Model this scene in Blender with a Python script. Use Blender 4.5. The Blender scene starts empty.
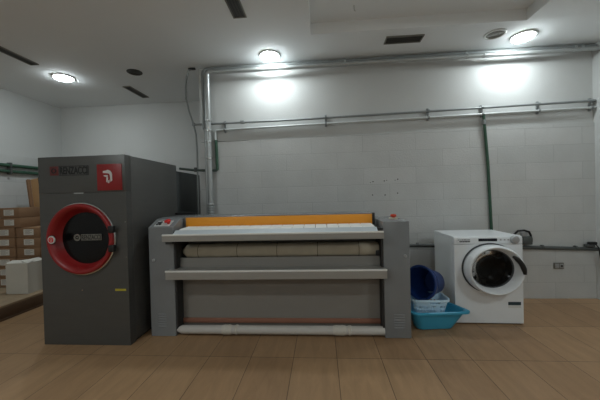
import bpy, bmesh, math, random
from mathutils import Vector, Matrix
random.seed(7)
SC = bpy.context.scene
COL = SC.collection

# ------------------------------------------------------------------ camera
FPX, EYE = 290.0, 1.40
YAW, PITCH, ROLL = math.radians(4.161), math.radians(0.680), math.radians(1.5)
fwd = Vector((-math.sin(YAW) * math.cos(PITCH), math.cos(YAW) * math.cos(PITCH), -math.sin(PITCH)))
r0 = fwd.cross(Vector((0, 0, 1))).normalized()
u0 = r0.cross(fwd)
right = r0 * math.cos(ROLL) - u0 * math.sin(ROLL)
up = r0 * math.sin(ROLL) + u0 * math.cos(ROLL)
cam_data = bpy.data.cameras.new('camera')
cam_data.sensor_fit = 'HORIZONTAL'
cam_data.sensor_width = 36.0
cam_data.lens = FPX / 600.0 * 36.0
cam_data.clip_start = 0.05
cam = bpy.data.objects.new('camera', cam_data)
rot = Matrix((right, up, -fwd)).transposed()
cam.matrix_world = Matrix.Translation((0, 0, EYE)) @ rot.to_4x4()
COL.objects.link(cam)
SC.camera = cam

# ------------------------------------------------------------------ world, exposure
world = bpy.data.worlds.new('world')
SC.world = world
world.use_nodes = True
world.node_tree.nodes['Background'].inputs[0].default_value = (0.5, 0.55, 0.55, 1)
world.node_tree.nodes['Background'].inputs[1].default_value = 0.05
vs = SC.view_settings
vs.view_transform = 'Standard'
vs.look = 'None'
vs.gamma = 1.0
vs.use_curve_mapping = False
vs.exposure = 2.04
SC.cycles.use_denoising = True
SC.cycles.max_bounces = 10
SC.cycles.diffuse_bounces = 6
SC.cycles.sample_clamp_indirect = 6.0
LAMP_STRENGTH = 24.0            # radiance of the glowing discs of the ceiling downlights

# ------------------------------------------------------------------ materials
def lin(c):
    return tuple(((v / 255.0) / 12.92 if v / 255.0 <= 0.04045 else ((v / 255.0 + 0.055) / 1.055) ** 2.4) for v in c)

def nodes_of(name):
    m = bpy.data.materials.new(name)
    m.use_nodes = True
    nt = m.node_tree
    return m, nt, nt.nodes['Principled BSDF']

def mat(name, rgb, rough=0.5, metal=0.0, vary=0.06, scale=9.0, bump=0.0, bscale=60.0, stretch=None, coat=0.0, spec=0.5):
    """rgb in display 0..255; a noise mottles the colour, a second one the surface"""
    m, nt, p = nodes_of(name)
    base = lin(rgb)
    tc = nt.nodes.new('ShaderNodeTexCoord')
    mp = nt.nodes.new('ShaderNodeMapping')
    if stretch: mp.inputs['Scale'].default_value = stretch
    nt.links.new(tc.outputs['Object'], mp.inputs['Vector'])
    nz = nt.nodes.new('ShaderNodeTexNoise')
    nz.inputs['Scale'].default_value = scale
    nz.inputs['Detail'].default_value = 4.0
    nt.links.new(mp.outputs['Vector'], nz.inputs['Vector'])
    mx = nt.nodes.new('ShaderNodeMix'); mx.data_type = 'RGBA'
    mx.inputs[6].default_value = (*[max(0, v * (1 - vary)) for v in base], 1)
    mx.inputs[7].default_value = (*[min(1, v * (1 + vary)) for v in base], 1)
    nt.links.new(nz.outputs['Fac'], mx.inputs[0])
    nt.links.new(mx.outputs[2], p.inputs['Base Color'])
    p.inputs['Roughness'].default_value = rough
    p.inputs['Metallic'].default_value = metal
    p.inputs['Coat Weight'].default_value = coat
    p.inputs['Specular IOR Level'].default_value = spec
    if bump > 0:
        n2 = nt.nodes.new('ShaderNodeTexNoise'); n2.inputs['Scale'].default_value = bscale
        n2.inputs['Detail'].default_value = 3.0
        nt.links.new(mp.outputs['Vector'], n2.inputs['Vector'])
        b = nt.nodes.new('ShaderNodeBump'); b.inputs['Strength'].default_value = bump
        b.inputs['Distance'].default_value = 0.01
        nt.links.new(n2.outputs['Fac'], b.inputs['Height'])
        nt.links.new(b.outputs['Normal'], p.inputs['Normal'])
    return m

def block_mat(name, axis):
    """painted concrete block: courses 0.22 m, blocks 0.69 m, worn joints"""
    m, nt, p = nodes_of(name)
    tc = nt.nodes.new('ShaderNodeTexCoord')
    sp = nt.nodes.new('ShaderNodeSeparateXYZ'); nt.links.new(tc.outputs['Object'], sp.inputs[0])
    cb = nt.nodes.new('ShaderNodeCombineXYZ')
    nt.links.new(sp.outputs[axis], cb.inputs[0]); nt.links.new(sp.outputs['Z'], cb.inputs[1])
    mp = nt.nodes.new('ShaderNodeMapping'); mp.inputs['Location'].default_value = (0.12, 0.013, 0)
    nt.links.new(cb.outputs[0], mp.inputs['Vector'])
    br = nt.nodes.new('ShaderNodeTexBrick')
    br.offset = 0.5
    br.inputs['Scale'].default_value = 1.0
    br.inputs['Brick Width'].default_value = 0.69
    br.inputs['Row Height'].default_value = 0.221
    br.inputs['Mortar Size'].default_value = 0.0042
    br.inputs['Mortar Smooth'].default_value = 0.4
    br.inputs['Color1'].default_value = (*lin((194, 196, 195)), 1)
    br.inputs['Color2'].default_value = (*lin((199, 200, 199)), 1)
    br.inputs['Mortar'].default_value = (*lin((181, 183, 182)), 1)
    nt.links.new(mp.outputs[0], br.inputs['Vector'])
    nz = nt.nodes.new('ShaderNodeTexNoise'); nz.inputs['Scale'].default_value = 3.5; nz.inputs['Detail'].default_value = 6
    nt.links.new(tc.outputs['Object'], nz.inputs['Vector'])
    mr = nt.nodes.new('ShaderNodeMapRange')
    mr.inputs[3].default_value = 0.90; mr.inputs[4].default_value = 1.08
    nt.links.new(nz.outputs['Fac'], mr.inputs[0])
    mul = nt.nodes.new('ShaderNodeVectorMath'); mul.operation = 'SCALE'
    nt.links.new(br.outputs['Color'], mul.inputs[0]); nt.links.new(mr.outputs[0], mul.inputs['Scale'])
    nt.links.new(mul.outputs[0], p.inputs['Base Color'])
    p.inputs['Roughness'].default_value = 0.55
    grit = nt.nodes.new('ShaderNodeTexNoise'); grit.inputs['Scale'].default_value = 55; grit.inputs['Detail'].default_value = 4
    nt.links.new(tc.outputs['Object'], grit.inputs['Vector'])
    inv = nt.nodes.new('ShaderNodeMath'); inv.operation = 'MULTIPLY_ADD'
    inv.inputs[1].default_value = -1.4
    nt.links.new(br.outputs['Fac'], inv.inputs[0]); nt.links.new(grit.outputs['Fac'], inv.inputs[2])
    bp = nt.nodes.new('ShaderNodeBump'); bp.inputs['Strength'].default_value = 0.35; bp.inputs['Distance'].default_value = 0.006
    nt.links.new(inv.outputs[0], bp.inputs['Height']); nt.links.new(bp.outputs['Normal'], p.inputs['Normal'])
    return m

def floor_mat(name):
    """wood-look porcelain tiles 0.375 x 0.64 m, long side away from the camera"""
    m, nt, p = nodes_of(name)
    tc = nt.nodes.new('ShaderNodeTexCoord')
    mp = nt.nodes.new('ShaderNodeMapping')
    mp.inputs['Location'].default_value = (0.273 + 0.375 * 20, -2.495 + 0.64 * 20, 0)
    nt.links.new(tc.outputs['Object'], mp.inputs['Vector'])
    br = nt.nodes.new('ShaderNodeTexBrick')
    br.offset = 0.0
    br.inputs['Scale'].default_value = 1.0
    br.inputs['Brick Width'].default_value = 0.375
    br.inputs['Row Height'].default_value = 0.64
    br.inputs['Mortar Size'].default_value = 0.0028
    br.inputs['Mortar Smooth'].default_value = 0.2
    br.inputs['Bias'].default_value = 0.0
    br.inputs['Color1'].default_value = (*lin((152, 121, 90)), 1)
    br.inputs['Color2'].default_value = (*lin((169, 137, 103)), 1)
    br.inputs['Mortar'].default_value = (*lin((92, 74, 56)), 1)
    nt.links.new(mp.outputs[0], br.inputs['Vector'])
    mg = nt.nodes.new('ShaderNodeMapping'); mg.inputs['Scale'].default_value = (9, 1.6, 1)
    nt.links.new(tc.outputs['Object'], mg.inputs['Vector'])
    gr = nt.nodes.new('ShaderNodeTexNoise'); gr.inputs['Scale'].default_value = 1.6; gr.inputs['Detail'].default_value = 8
    gr.inputs['Roughness'].default_value = 0.65; gr.inputs['Distortion'].default_value = 0.7
    nt.links.new(mg.outputs[0], gr.inputs['Vector'])
    mr = nt.nodes.new('ShaderNodeMapRange')
    mr.inputs[1].default_value = 0.25; mr.inputs[2].default_value = 0.75
    mr.inputs[3].default_value = 0.80; mr.inputs[4].default_value = 1.14
    nt.links.new(gr.outputs['Fac'], mr.inputs[0])
    mul = nt.nodes.new('ShaderNodeVectorMath'); mul.operation = 'SCALE'
    nt.links.new(br.outputs['Color'], mul.inputs[0]); nt.links.new(mr.outputs[0], mul.inputs['Scale'])
    nt.links.new(mul.outputs[0], p.inputs['Base Color'])
    p.inputs['Roughness'].default_value = 0.42
    p.inputs['Specular IOR Level'].default_value = 0.35
    bp = nt.nodes.new('ShaderNodeBump'); bp.inputs['Strength'].default_value = 0.5; bp.inputs['Distance'].default_value = 0.002
    iv = nt.nodes.new('ShaderNodeMath'); iv.operation = 'SUBTRACT'; iv.inputs[0].default_value = 1.0
    nt.links.new(br.outputs['Fac'], iv.inputs[1])
    nt.links.new(iv.outputs[0], bp.inputs['Height']); nt.links.new(bp.outputs['Normal'], p.inputs['Normal'])
    return m

def roller_mat(name):
    """beige padding cloth wound on the roller, a seam every 0.215 m"""
    m, nt, p = nodes_of(name)
    tc = nt.nodes.new('ShaderNodeTexCoord')
    sp = nt.nodes.new('ShaderNodeSeparateXYZ'); nt.links.new(tc.outputs['Object'], sp.inputs[0])
    md = nt.nodes.new('ShaderNodeMath'); md.operation = 'PINGPONG'; md.inputs[1].default_value = 0.21
    nt.links.new(sp.outputs['X'], md.inputs[0])
    lt = nt.nodes.new('ShaderNodeMath'); lt.operation = 'LESS_THAN'; lt.inputs[1].default_value = 0.003
    nt.links.new(md.outputs[0], lt.inputs[0])
    nz = nt.nodes.new('ShaderNodeTexNoise'); nz.inputs['Scale'].default_value = 12; nz.inputs['Detail'].default_value = 5
    nt.links.new(tc.outputs['Object'], nz.inputs['Vector'])
    cr = nt.nodes.new('ShaderNodeMix'); cr.data_type = 'RGBA'
    cr.inputs[6].default_value = (*lin((176, 166, 146)), 1); cr.inputs[7].default_value = (*lin((196, 186, 166)), 1)
    nt.links.new(nz.outputs['Fac'], cr.inputs[0])
    mx = nt.nodes.new('ShaderNodeMix'); mx.data_type = 'RGBA'
    nt.links.new(lt.outputs[0], mx.inputs[0]); nt.links.new(cr.outputs[2], mx.inputs[6])
    mx.inputs[7].default_value = (*lin((92, 84, 70)), 1)
    nt.links.new(mx.outputs[2], p.inputs['Base Color'])
    p.inputs['Roughness'].default_value = 0.9
    return m

def emit_mat(name, rgb, strength):
    m, nt, p = nodes_of(name)
    p.inputs['Base Color'].default_value = (0.9, 0.9, 0.9, 1)
    p.inputs['Emission Color'].default_value = (*rgb, 1)
    p.inputs['Emission Strength'].default_value = strength
    return m

def glass_mat(name, tint):
    """thin smoked pane: tinted see-through plus a clear reflection"""
    m, nt, p = nodes_of(name)
    nt.nodes.remove(p)
    tr = nt.nodes.new('ShaderNodeBsdfTransparent'); tr.inputs[0].default_value = (*tint, 1)
    gl = nt.nodes.new('ShaderNodeBsdfGlossy'); gl.inputs['Roughness'].default_value = 0.06
    fr = nt.nodes.new('ShaderNodeFresnel'); fr.inputs[0].default_value = 1.22
    mx = nt.nodes.new('ShaderNodeMixShader')
    nt.links.new(fr.outputs[0], mx.inputs[0]); nt.links.new(tr.outputs[0], mx.inputs[1]); nt.links.new(gl.outputs[0], mx.inputs[2])
    nt.links.new(mx.outputs[0], nt.nodes['Material Output'].inputs['Surface'])
    return m

M = dict(
    plaster=mat('white_plaster', (200, 202, 201), 0.7, vary=0.03, scale=2.5, bump=0.12, bscale=90),
    ceil=mat('ceiling_paint', (236, 240, 242), 0.8, vary=0.025, scale=1.6),
    block_x=block_mat('painted_block', 'X'), block_y=block_mat('painted_block_side', 'Y'),
    floor=floor_mat('wood_look_tile'),
    steel=mat('dryer_grey_steel', (86, 86, 84), 0.42, 0.35, vary=0.10, scale=4, stretch=(1, 1, 7), bump=0.02),
    steel_dark=mat('dark_steel', (74, 78, 78), 0.45, 0.3, vary=0.08, scale=4),
    red=mat('red_plastic', (138, 26, 28), 0.38, vary=0.08),
    red_flat=mat('red_sign_paint', (138, 28, 29), 0.4, vary=0.05),
    red_bright=mat('red_button_plastic', (214, 40, 36), 0.35, vary=0.03),
    orange_red=mat('orange_red_plastic', (205, 66, 38), 0.35, vary=0.03),
    black=mat('black_plastic', (24, 24, 25), 0.4, vary=0.1),
    black_glass=mat('black_door_glass', (13, 13, 14), 0.2, vary=0.05, spec=0.3),
    black_rubber=mat('black_rubber', (30, 30, 31), 0.7, vary=0.1),
    chrome=mat('chrome', (205, 207, 206), 0.18, 1.0, vary=0.03),
    galv=mat('galvanised_pipe', (176, 180, 180), 0.36, 0.5, vary=0.08, scale=14),
    zinc=mat('dull_zinc_pipe', (140, 145, 145), 0.45, 0.25, vary=0.1, scale=14),
    white_pipe=mat('pale_grey_pipe', (200, 205, 205), 0.45, 0.15, vary=0.06, scale=14),
    green=mat('green_pipe_plastic', (48, 84, 66), 0.5, vary=0.12, scale=8),
    green_dull=mat('dull_green_pipe', (70, 84, 78), 0.55, vary=0.12, scale=8),
    pipe_dark=mat('dark_grey_pipe', (74, 78, 77), 0.5, vary=0.12),
    iron=mat('grey_machine_paint', (126, 129, 131), 0.24, vary=0.04, scale=5),
    iron_mid=mat('warm_grey_panel', (134, 130, 124), 0.45, vary=0.05, scale=5),
    tray=mat('brushed_tray_steel', (190, 198, 203), 0.6, 0.1, vary=0.05, scale=5, stretch=(1, 8, 8)),
    bar=mat('grey_steel_bar', (158, 156, 151), 0.4, 0.25, vary=0.06, scale=5, stretch=(1, 8, 8)),
    belt=mat('white_feed_cloth', (232, 232, 228), 0.85, vary=0.05, scale=12, bump=0.2, bscale=200),
    orange=mat('orange_guard_paint', (244, 160, 44), 0.45, vary=0.05, scale=6),
    dark=mat('dark_recess_metal', (46, 46, 46), 0.6, vary=0.1),
    roller=roller_mat('roller_cloth'),
    tube=mat('white_plastic_tube', (196, 192, 186), 0.5, vary=0.05, scale=10),
    tape=mat('white_wrap_tape', (205, 200, 190), 0.75, vary=0.10, scale=30, bump=0.3, bscale=80),
    rust=mat('red_brown_bar', (150, 104, 84), 0.55, vary=0.12),
    white=mat('white_enamel', (222, 226, 229), 0.28, vary=0.015, coat=0.25),
    white_side=mat('white_enamel_side', (216, 221, 222), 0.35, vary=0.02),
    off_white=mat('off_white_plastic', (206, 208, 206), 0.45, vary=0.02),
    silver=mat('silver_plastic', (168, 170, 172), 0.3, 0.4, vary=0.03),
    display=mat('dark_display', (28, 30, 40), 0.2, vary=0.05),
    print_grey=mat('grey_print', (70, 74, 78), 0.5, vary=0.05),
    teal_print=mat('dark_teal_print', (36, 58, 66), 0.5, vary=0.1),
    drum=mat('drum_steel', (84, 82, 80), 0.3, 0.25, vary=0.15, scale=10),
    door_glass=glass_mat('smoked_glass', (0.55, 0.54, 0.52)),
    tub=mat('turquoise_plastic', (62, 160, 196), 0.4, vary=0.04),
    basket=mat('pale_blue_plastic', (198, 228, 246), 0.42, vary=0.03),
    navy=mat('navy_plastic', (22, 52, 112), 0.42, vary=0.08),
    card=mat('brown_cardboard', (140, 108, 80), 0.85, vary=0.07, scale=6, stretch=(1, 1, 5)),
    card2=mat('dark_brown_cardboard', (132, 102, 76), 0.85, vary=0.08, scale=6),
    card3=mat('tan_cardboard', (178, 142, 100), 0.85, vary=0.07, scale=6),
    carton=mat('white_cardboard', (196, 192, 182), 0.8, vary=0.05, scale=5),
    label=mat('white_paper_label', (214, 211, 203), 0.8, vary=0.05, scale=40),
    label_print=mat('label_print', (120, 116, 110), 0.8, vary=0.05),
    wood=mat('dark_brown_wood', (92, 72, 54), 0.7, vary=0.2, scale=5, stretch=(8, 1, 8)),
    wood_top=mat('worn_wood', (158, 138, 112), 0.75, vary=0.15, scale=5, stretch=(8, 1, 8)),
    vent=mat('dark_vent_metal', (66, 64, 58), 0.6, vary=0.1),
    vent_frame=mat('vent_frame_metal', (118, 116, 108), 0.5, vary=0.06),
    speaker=mat('speaker_grille', (150, 150, 146), 0.6, vary=0.1, scale=120),
    yellow=mat('yellow_sticker', (176, 164, 52), 0.6, vary=0.05),
    pale_yellow=mat('pale_cream_plastic', (206, 200, 178), 0.5, vary=0.04),
    glow=emit_mat('lamp_diffuser_glow', (0.90, 0.985, 1.0), LAMP_STRENGTH),
    glow_fill=emit_mat('fill_lamp_glow', (0.90, 0.985, 1.0), LAMP_STRENGTH * 1.9),  # stronger glow, only for the added fill lamps out of view
)

# ------------------------------------------------------------------ mesh building
class MB:
    def __init__(self):
        self.bm = bmesh.new()
    def _tf(self, geom_verts, mtx):
        bmesh.ops.transform(self.bm, matrix=mtx, verts=geom_verts)
    def box(self, x0, x1, y0, y1, z0, z1, bevel=0.0, seg=2, mtx=None):
        r = bmesh.ops.create_cube(self.bm, size=1.0)
        vs_ = r['verts']
        for v in vs_:
            v.co = Vector(((x0 + x1) / 2 + v.co.x * (x1 - x0), (y0 + y1) / 2 + v.co.y * (y1 - y0), (z0 + z1) / 2 + v.co.z * (z1 - z0)))
        if mtx: self._tf(vs_, mtx)
        if bevel > 0:
            es = {e for v in vs_ for e in v.link_edges}
            bmesh.ops.bevel(self.bm, geom=list(es), offset=bevel, segments=seg, profile=0.5, affect='EDGES', clamp_overlap=True)
        return self
    def grid(self, rows, close_u=False, close_v=False):
        """rows: list of rings of points -> quads"""
        vr = [[self.bm.verts.new(p) for p in row] for row in rows]
        n, k = len(vr), len(vr[0])
        for i in range(n if close_v else n - 1):
            for j in range(k if close_u else k - 1):
                a, b = vr[i], vr[(i + 1) % n]
                try: self.bm.faces.new((a[j], a[(j + 1) % k], b[(j + 1) % k], b[j]))
                except ValueError: pass
        return vr
    def cap(self, ring):
        try: self.bm.faces.new(ring)
        except ValueError: pass
    def tube(self, path, r, n=12, caps=True):
        """round bar along a path; r a number or one radius per point"""
        pts = [Vector(p) for p in path]
        rr = r if isinstance(r, (list, tuple)) else [r] * len(pts)
        rows, prev = [], None
        for i, p in enumerate(pts):
            if i == 0: t = pts[1] - p
            elif i == len(pts) - 1: t = p - pts[i - 1]
            else: t = (pts[i + 1] - p).normalized() + (p - pts[i - 1]).normalized()
            t.normalize()
            if prev is None:
                a = Vector((0, 0, 1)) if abs(t.z) < 0.9 else Vector((1, 0, 0))
                u = t.cross(a).normalized()
            else:
                u = (prev - t * prev.dot(t)).normalized()
            prev = u
            w = t.cross(u)
            rows.append([p + (u * math.cos(2 * math.pi * j / n) + w * math.sin(2 * math.pi * j / n)) * rr[i] for j in range(n)])
        v = self.grid(rows, close_u=True)
        if caps:
            self.cap(list(reversed(v[0]))); self.cap(v[-1])
        return self
    def lathe(self, prof, center, axis=(0, 0, 1), n=32, cap0=False, cap1=False):
        """prof: (radius, height along axis)"""
        ax = Vector(axis).normalized()
        a = Vector((0, 0, 1)) if abs(ax.z) < 0.9 else Vector((1, 0, 0))
        u = ax.cross(a).normalized(); w = ax.cross(u)
        c = Vector(center)
        rows = [[c + ax * h + (u * math.cos(2 * math.pi * j / n) + w * math.sin(2 * math.pi * j / n)) * max(r, 1e-4) for j in range(n)] for r, h in prof]
        v = self.grid(rows, close_u=True)
        if cap0: self.cap(list(reversed(v[0])))
        if cap1: self.cap(v[-1])
        return self
    def prism(self, poly, axis, a0, a1):
        """poly of 2-D points extruded along axis 'x' (y,z), 'y' (x,z) or 'z' (x,y)"""
        def P(q, a):
            return {'x': (a, q[0], q[1]), 'y': (q[0], a, q[1]), 'z': (q[0], q[1], a)}[axis]
        A = [self.bm.verts.new(P(q, a0)) for q in poly]
        B = [self.bm.verts.new(P(q, a1)) for q in poly]
        k = len(poly)
        for j in range(k):
            self.bm.faces.new((A[j], A[(j + 1) % k], B[(j + 1) % k], B[j]))
        self.bm.faces.new(list(reversed(A))); self.bm.faces.new(B)
        return self
    def plate_hole(self, x0, x1, z0, z1, cx, cz, r, y0, y1, n=64):
        """upright slab with a round hole through it"""
        angs = [2 * math.pi * i / n for i in range(n)]
        for (x, z) in ((x0, z0), (x1, z0), (x1, z1), (x0, z1)):
            angs.append(math.atan2(z - cz, x - cx) % (2 * math.pi))
        angs = sorted(set(round(a, 6) for a in angs))
        out, inn = [], []
        for a in angs:
            dx, dz = math.cos(a), math.sin(a)
            t = 1e9
            if dx > 1e-9: t = min(t, (x1 - cx) / dx)
            if dx < -1e-9: t = min(t, (x0 - cx) / dx)
            if dz > 1e-9: t = min(t, (z1 - cz) / dz)
            if dz < -1e-9: t = min(t, (z0 - cz) / dz)
            out.append((cx + dx * t, cz + dz * t)); inn.append((cx + dx * r, cz + dz * r))
        rows = [[(x, y0, z) for x, z in out], [(x, y0, z) for x, z in inn], [(x, y1, z) for x, z in inn], [(x, y1, z) for x, z in out]]
        self.grid(rows, close_u=True, close_v=True)
        return self
    def build(self, name, material, parent=None, smooth=True, bevel=0.0, angle=35):
        bm = self.bm
        bmesh.ops.remove_doubles(bm, verts=bm.verts, dist=1e-6)
        bmesh.ops.recalc_face_normals(bm, faces=bm.faces)
        for f in bm.faces: f.smooth = smooth
        me = bpy.data.meshes.new(name)
        bm.to_mesh(me); bm.free()
        if smooth:
            me.set_sharp_from_angle(angle=math.radians(angle))
        me.materials.append(material)
        o = bpy.data.objects.new(name, me)
        COL.objects.link(o)
        if parent: o.parent = parent
        if bevel > 0:
            b = o.modifiers.new('bevel', 'BEVEL'); b.width = bevel; b.segments = 2; b.limit_method = 'ANGLE'
        return o

def tag(o, label, cat, group=None):
    o['label'] = label; o['category'] = cat
    if group: o['group'] = group
    return o
def thing(name, label, cat, loc, rotz=0.0, group=None):
    o = bpy.data.objects.new(name, None)
    o.empty_display_size = 0.1
    COL.objects.link(o)
    o.location = loc; o.rotation_euler = (0, 0, rotz)
    return tag(o, label, cat, group)
def struct(o):
    o['kind'] = 'structure'
    return o
def copy_tree(o, parent=None):
    c = o.copy(); COL.objects.link(c)
    if parent: c.parent = parent
    for ch in list(o.children): copy_tree(ch, c)
    return c
def lettering(name, text, size, loc, material, parent, width=None, extrude=0.0015, heavy=0.0):
    """text standing upright, facing -Y, lower left corner at loc"""
    cu = bpy.data.curves.new(name, 'FONT')
    cu.body = text; cu.size = size; cu.extrude = extrude; cu.offset = heavy
    tmp = bpy.data.objects.new(name, cu); COL.objects.link(tmp)
    bpy.context.view_layer.update()
    me = bpy.data.meshes.new_from_object(tmp.evaluated_get(bpy.context.evaluated_depsgraph_get()))
    bpy.data.objects.remove(tmp)
    xs = [v.co.x for v in me.vertices]; ys = [v.co.y for v in me.vertices]
    s = (width / (max(xs) - min(xs))) if width else 1.0
    x_, y_ = min(xs), min(ys)
    for v in me.vertices:
        v.co = Vector((loc[0] + (v.co.x - x_) * s, loc[1] - v.co.z, loc[2] + (v.co.y - y_)))
    me.materials.clear(); me.materials.append(material)
    o = bpy.data.objects.new(name, me); COL.objects.link(o)
    if parent: o.parent = parent
    return o
def arc(cx, cz, r, a0, a1, n=24):
    return [(cx + r * math.cos(a0 + (a1 - a0) * i / n), cz + r * math.sin(a0 + (a1 - a0) * i / n)) for i in range(n + 1)]
def elbow(p, a, b, r, n=6):
    """quarter bend near corner p, coming from a going to b"""
    p, a, b = Vector(p), Vector(a), Vector(b)
    d0 = (a - p).normalized() * r; d1 = (b - p).normalized() * r
    return [p + d0 * (1 - t) ** 2 + d1 * t ** 2 for t in [i / n for i in range(n + 1)]]

# ------------------------------------------------------------------ the room
XL, XR, XP = -4.95, 3.48, -1.665       # left wall, right wall, edge of the forward wall
YB, YA, YF = 3.97, 5.25, -4.2          # back wall, alcove wall, wall behind the camera
ZC, ZB = 3.22, 2.2                     # ceiling, top of the bare blocks

struct(MB().box(XL - .2, XR + .2, YF - .2, YA + .2, -0.1, 0).build('floor', M['floor'], smooth=False))
CX0, CX1, CY0, CY1, CZ = -0.07, 2.24, -0.6, 3.29, 3.345
c = MB()
c.box(XL - .2, CX0, YF - .2, YA + .2, ZC, ZC + .3)
c.box(CX1, XR + .2, YF - .2, YA + .2, ZC, ZC + .3)
c.box(CX0, CX1, YF - .2, CY0, ZC, ZC + .3)
c.box(CX0, CX1, CY1, YA + .2, ZC, ZC + .3)
c.box(CX0, CX1, CY0, CY1, CZ, ZC + .3)
struct(c.build('ceiling', M['ceil'], smooth=False))
# back wall: plastered above, block below standing 2 cm proud (its ledge catches the light)
struct(MB().box(XP, XR + .2, YB, YB + .25, ZB, ZC).build('wall_back_upper', M['plaster'], smooth=False))
led = MB()
led.prism([(XP, 0), (XR + .2, 0), (XR + .2, ZB + .045), (XP, ZB - .015)], 'y', YB - .02, YB + .25)
struct(led.build('wall_back', M['block_x'], smooth=False))
struct(MB().box(XP, XP + .2, YB + .25, YA, 0, ZC).build('wall_return', M['plaster'], smooth=False))
struct(MB().box(XL - .2, XP + .2, YA, YA + .2, ZB - .05, ZC).build('wall_alcove_upper', M['plaster'], smooth=False))
struct(MB().box(XL - .2, XP + .2, YA - .02, YA + .2, 0, ZB - .05).build('wall_alcove', M['block_x'], smooth=False))
struct(MB().box(XL - .2, XL, YF - .2, YA, ZB - .02, ZC).build('wall_left_upper', M['plaster'], smooth=False))
struct(MB().box(XL - .2, XL + .02, YF - .2, YA, 0, ZB - .02).build('wall_left', M['block_y'], smooth=False))
struct(MB().box(XR, XR + .2, YF - .2, YB, 0, ZC).build('wall_right', M['plaster'], smooth=False))
struct(MB().box(XL - .2, XR + .2, YF - .2, YF, 0, ZC).build('wall_front', M['plaster'], smooth=False))

# ------------------------------------------------------------------ ceiling fittings
def downlight(x, y, label, r=0.112, glow='glow'):
    t = thing('ceiling_downlight', label, 'ceiling light', (x, y, ZC), group='round ceiling downlights')
    MB().lathe([(r + .026, 0), (r + .026, -.006), (r + .016, -.014), (r + .002, -.014), (r, -.004)], (0, 0, 0), n=40, cap0=True).build('trim_ring', M['off_white'], t)
    MB().lathe([(r + .004, -.013), (r * .97, -.024), (r * .8, -.033), (r * .5, -.038), (.0, -.040)], (0, 0, 0), n=40).build('diffuser', M[glow], t)
    return t
downlight(-0.61, 3.70, 'glowing round ceiling downlight above the ironing machine, in front of the pipes')
downlight(2.42, 3.62, 'glowing round ceiling downlight above the washing machine near the right wall')
downlight(-3.68, 3.97, 'glowing round ceiling downlight at far left above the stacked boxes')
for x_, y_, lab in ((-2.6, 0.2, 'added unseen fill lamp behind the camera, left of the raised panel'), (2.9, 0.3, 'added unseen fill lamp behind the camera, right of the raised panel'),
                    (-2.6, -2.4, 'added unseen fill lamp at the far end of the room, left'), (0.9, -2.4, 'added unseen fill lamp at the far end of the room, right')):
    downlight(x_, y_, lab, glow='glow_fill')  # lamps added out of view to raise the room's general light

def ceiling_speaker(x, y, r, label, frame):
    t = thing('ceiling_speaker', label, 'ceiling speaker', (x, y, ZC), group='round ceiling speakers')
    MB().lathe([(r, 0), (r, -.008), (r - .008, -.014), (r - .022, -.012), (r - .026, -.004)], (0, 0, 0), n=40, cap0=True).build('rim', frame, t)
    g = MB()
    g.lathe([(r - .026, -.005), (r * .5, -.007), (0, -.008)], (0, 0, 0), n=40)
    gr = g.build('grille', M['speaker'] if frame is not M['vent'] else M['vent'], t)
    for k in (.35, .6):
        MB().lathe([(r * k + .004, -.0085), (r * k, -.012), (r * k - .004, -.0085)], (0, 0, 0), n=32).build('grille_ring', M['vent_frame'] if frame is not M['vent'] else M['vent'], gr)
    return t
ceiling_speaker(2.05, 3.53, .115, 'round grey speaker grille with bright rim in ceiling beside the right lamp', M['off_white'])
ceiling_speaker(-2.58, 3.94, .10, 'dark round speaker grille in ceiling above the tumble dryer', M['vent'])

def ceiling_vent(x, y, lx, ly, label):
    t = thing('ceiling_vent', label, 'air vent', (x, y, ZC), group='rectangular ceiling vents')
    f = MB(); b = .012
    f.box(-lx / 2, lx / 2, -ly / 2, -ly / 2 + b, -.012, 0); f.box(-lx / 2, lx / 2, ly / 2 - b, ly / 2, -.012, 0)
    f.box(-lx / 2, -lx / 2 + b, -ly / 2 + b, ly / 2 - b, -.012, 0); f.box(lx / 2 - b, lx / 2, -ly / 2 + b, ly / 2 - b, -.012, 0)
    f.build('frame', M['vent_frame'], t, smooth=False)
    MB().box(-lx / 2 + b, lx / 2 - b, -ly / 2 + b, ly / 2 - b, -.003, 0).build('backing', M['dark'], t, smooth=False)
    long_x = lx > ly
    w = (ly if long_x else lx) - 2 * b
    n = 4
    for i in range(n):
        p = -w / 2 + w * (i + .5) / n
        s = MB()
        if long_x: s.box(-lx / 2 + b, lx / 2 - b, p - .009, p + .009, -.0015, .0015, mtx=Matrix.Translation((0, 0, -.007)))
        else: s.box(p - .007, p + .007, -ly / 2 + b, ly / 2 - b, -.0015, .0015, mtx=Matrix.Translation((0, 0, -.007)))
        s.build('slat', M['vent'], t, smooth=False)
    return t
ceiling_vent(-3.69, 3.22, .115, .68, 'long dark ceiling vent at the left edge, left of the left lamp')
ceiling_vent(-3.03, 4.66, .12, .52, 'dark narrow ceiling vent deep in the alcove behind the dryer')
ceiling_vent(-0.765, 2.60, .135, .58, 'dark ceiling vent at the top edge, nearest to the camera')
ceiling_vent(1.015, 3.515, .43, .16, 'wide dark ceiling vent between the raised ceiling panel and the back wall')

h = MB()
h.tube([(.387, 3.03, CZ), (.387, 3.03, CZ - .035), (.39, 3.03, CZ - .055), (.40, 3.03, CZ - .06)], .006, n=8)
tag(h.build('ceiling_hook', M['off_white']), 'tiny white hook hanging from the raised ceiling panel', 'hook')

# ------------------------------------------------------------------ pipes on the walls
def clip_mesh(x, y0, z0, z1, w=.022, d=.05):
    return MB().box(x - w / 2, x + w / 2, y0, y0 + d, z0, z1, bevel=.004)

YP = 3.905
def line_z(x, za, zb, xa=-1.44, xb=3.45): return za + (zb - za) * (x - xa) / (xb - xa)
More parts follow.
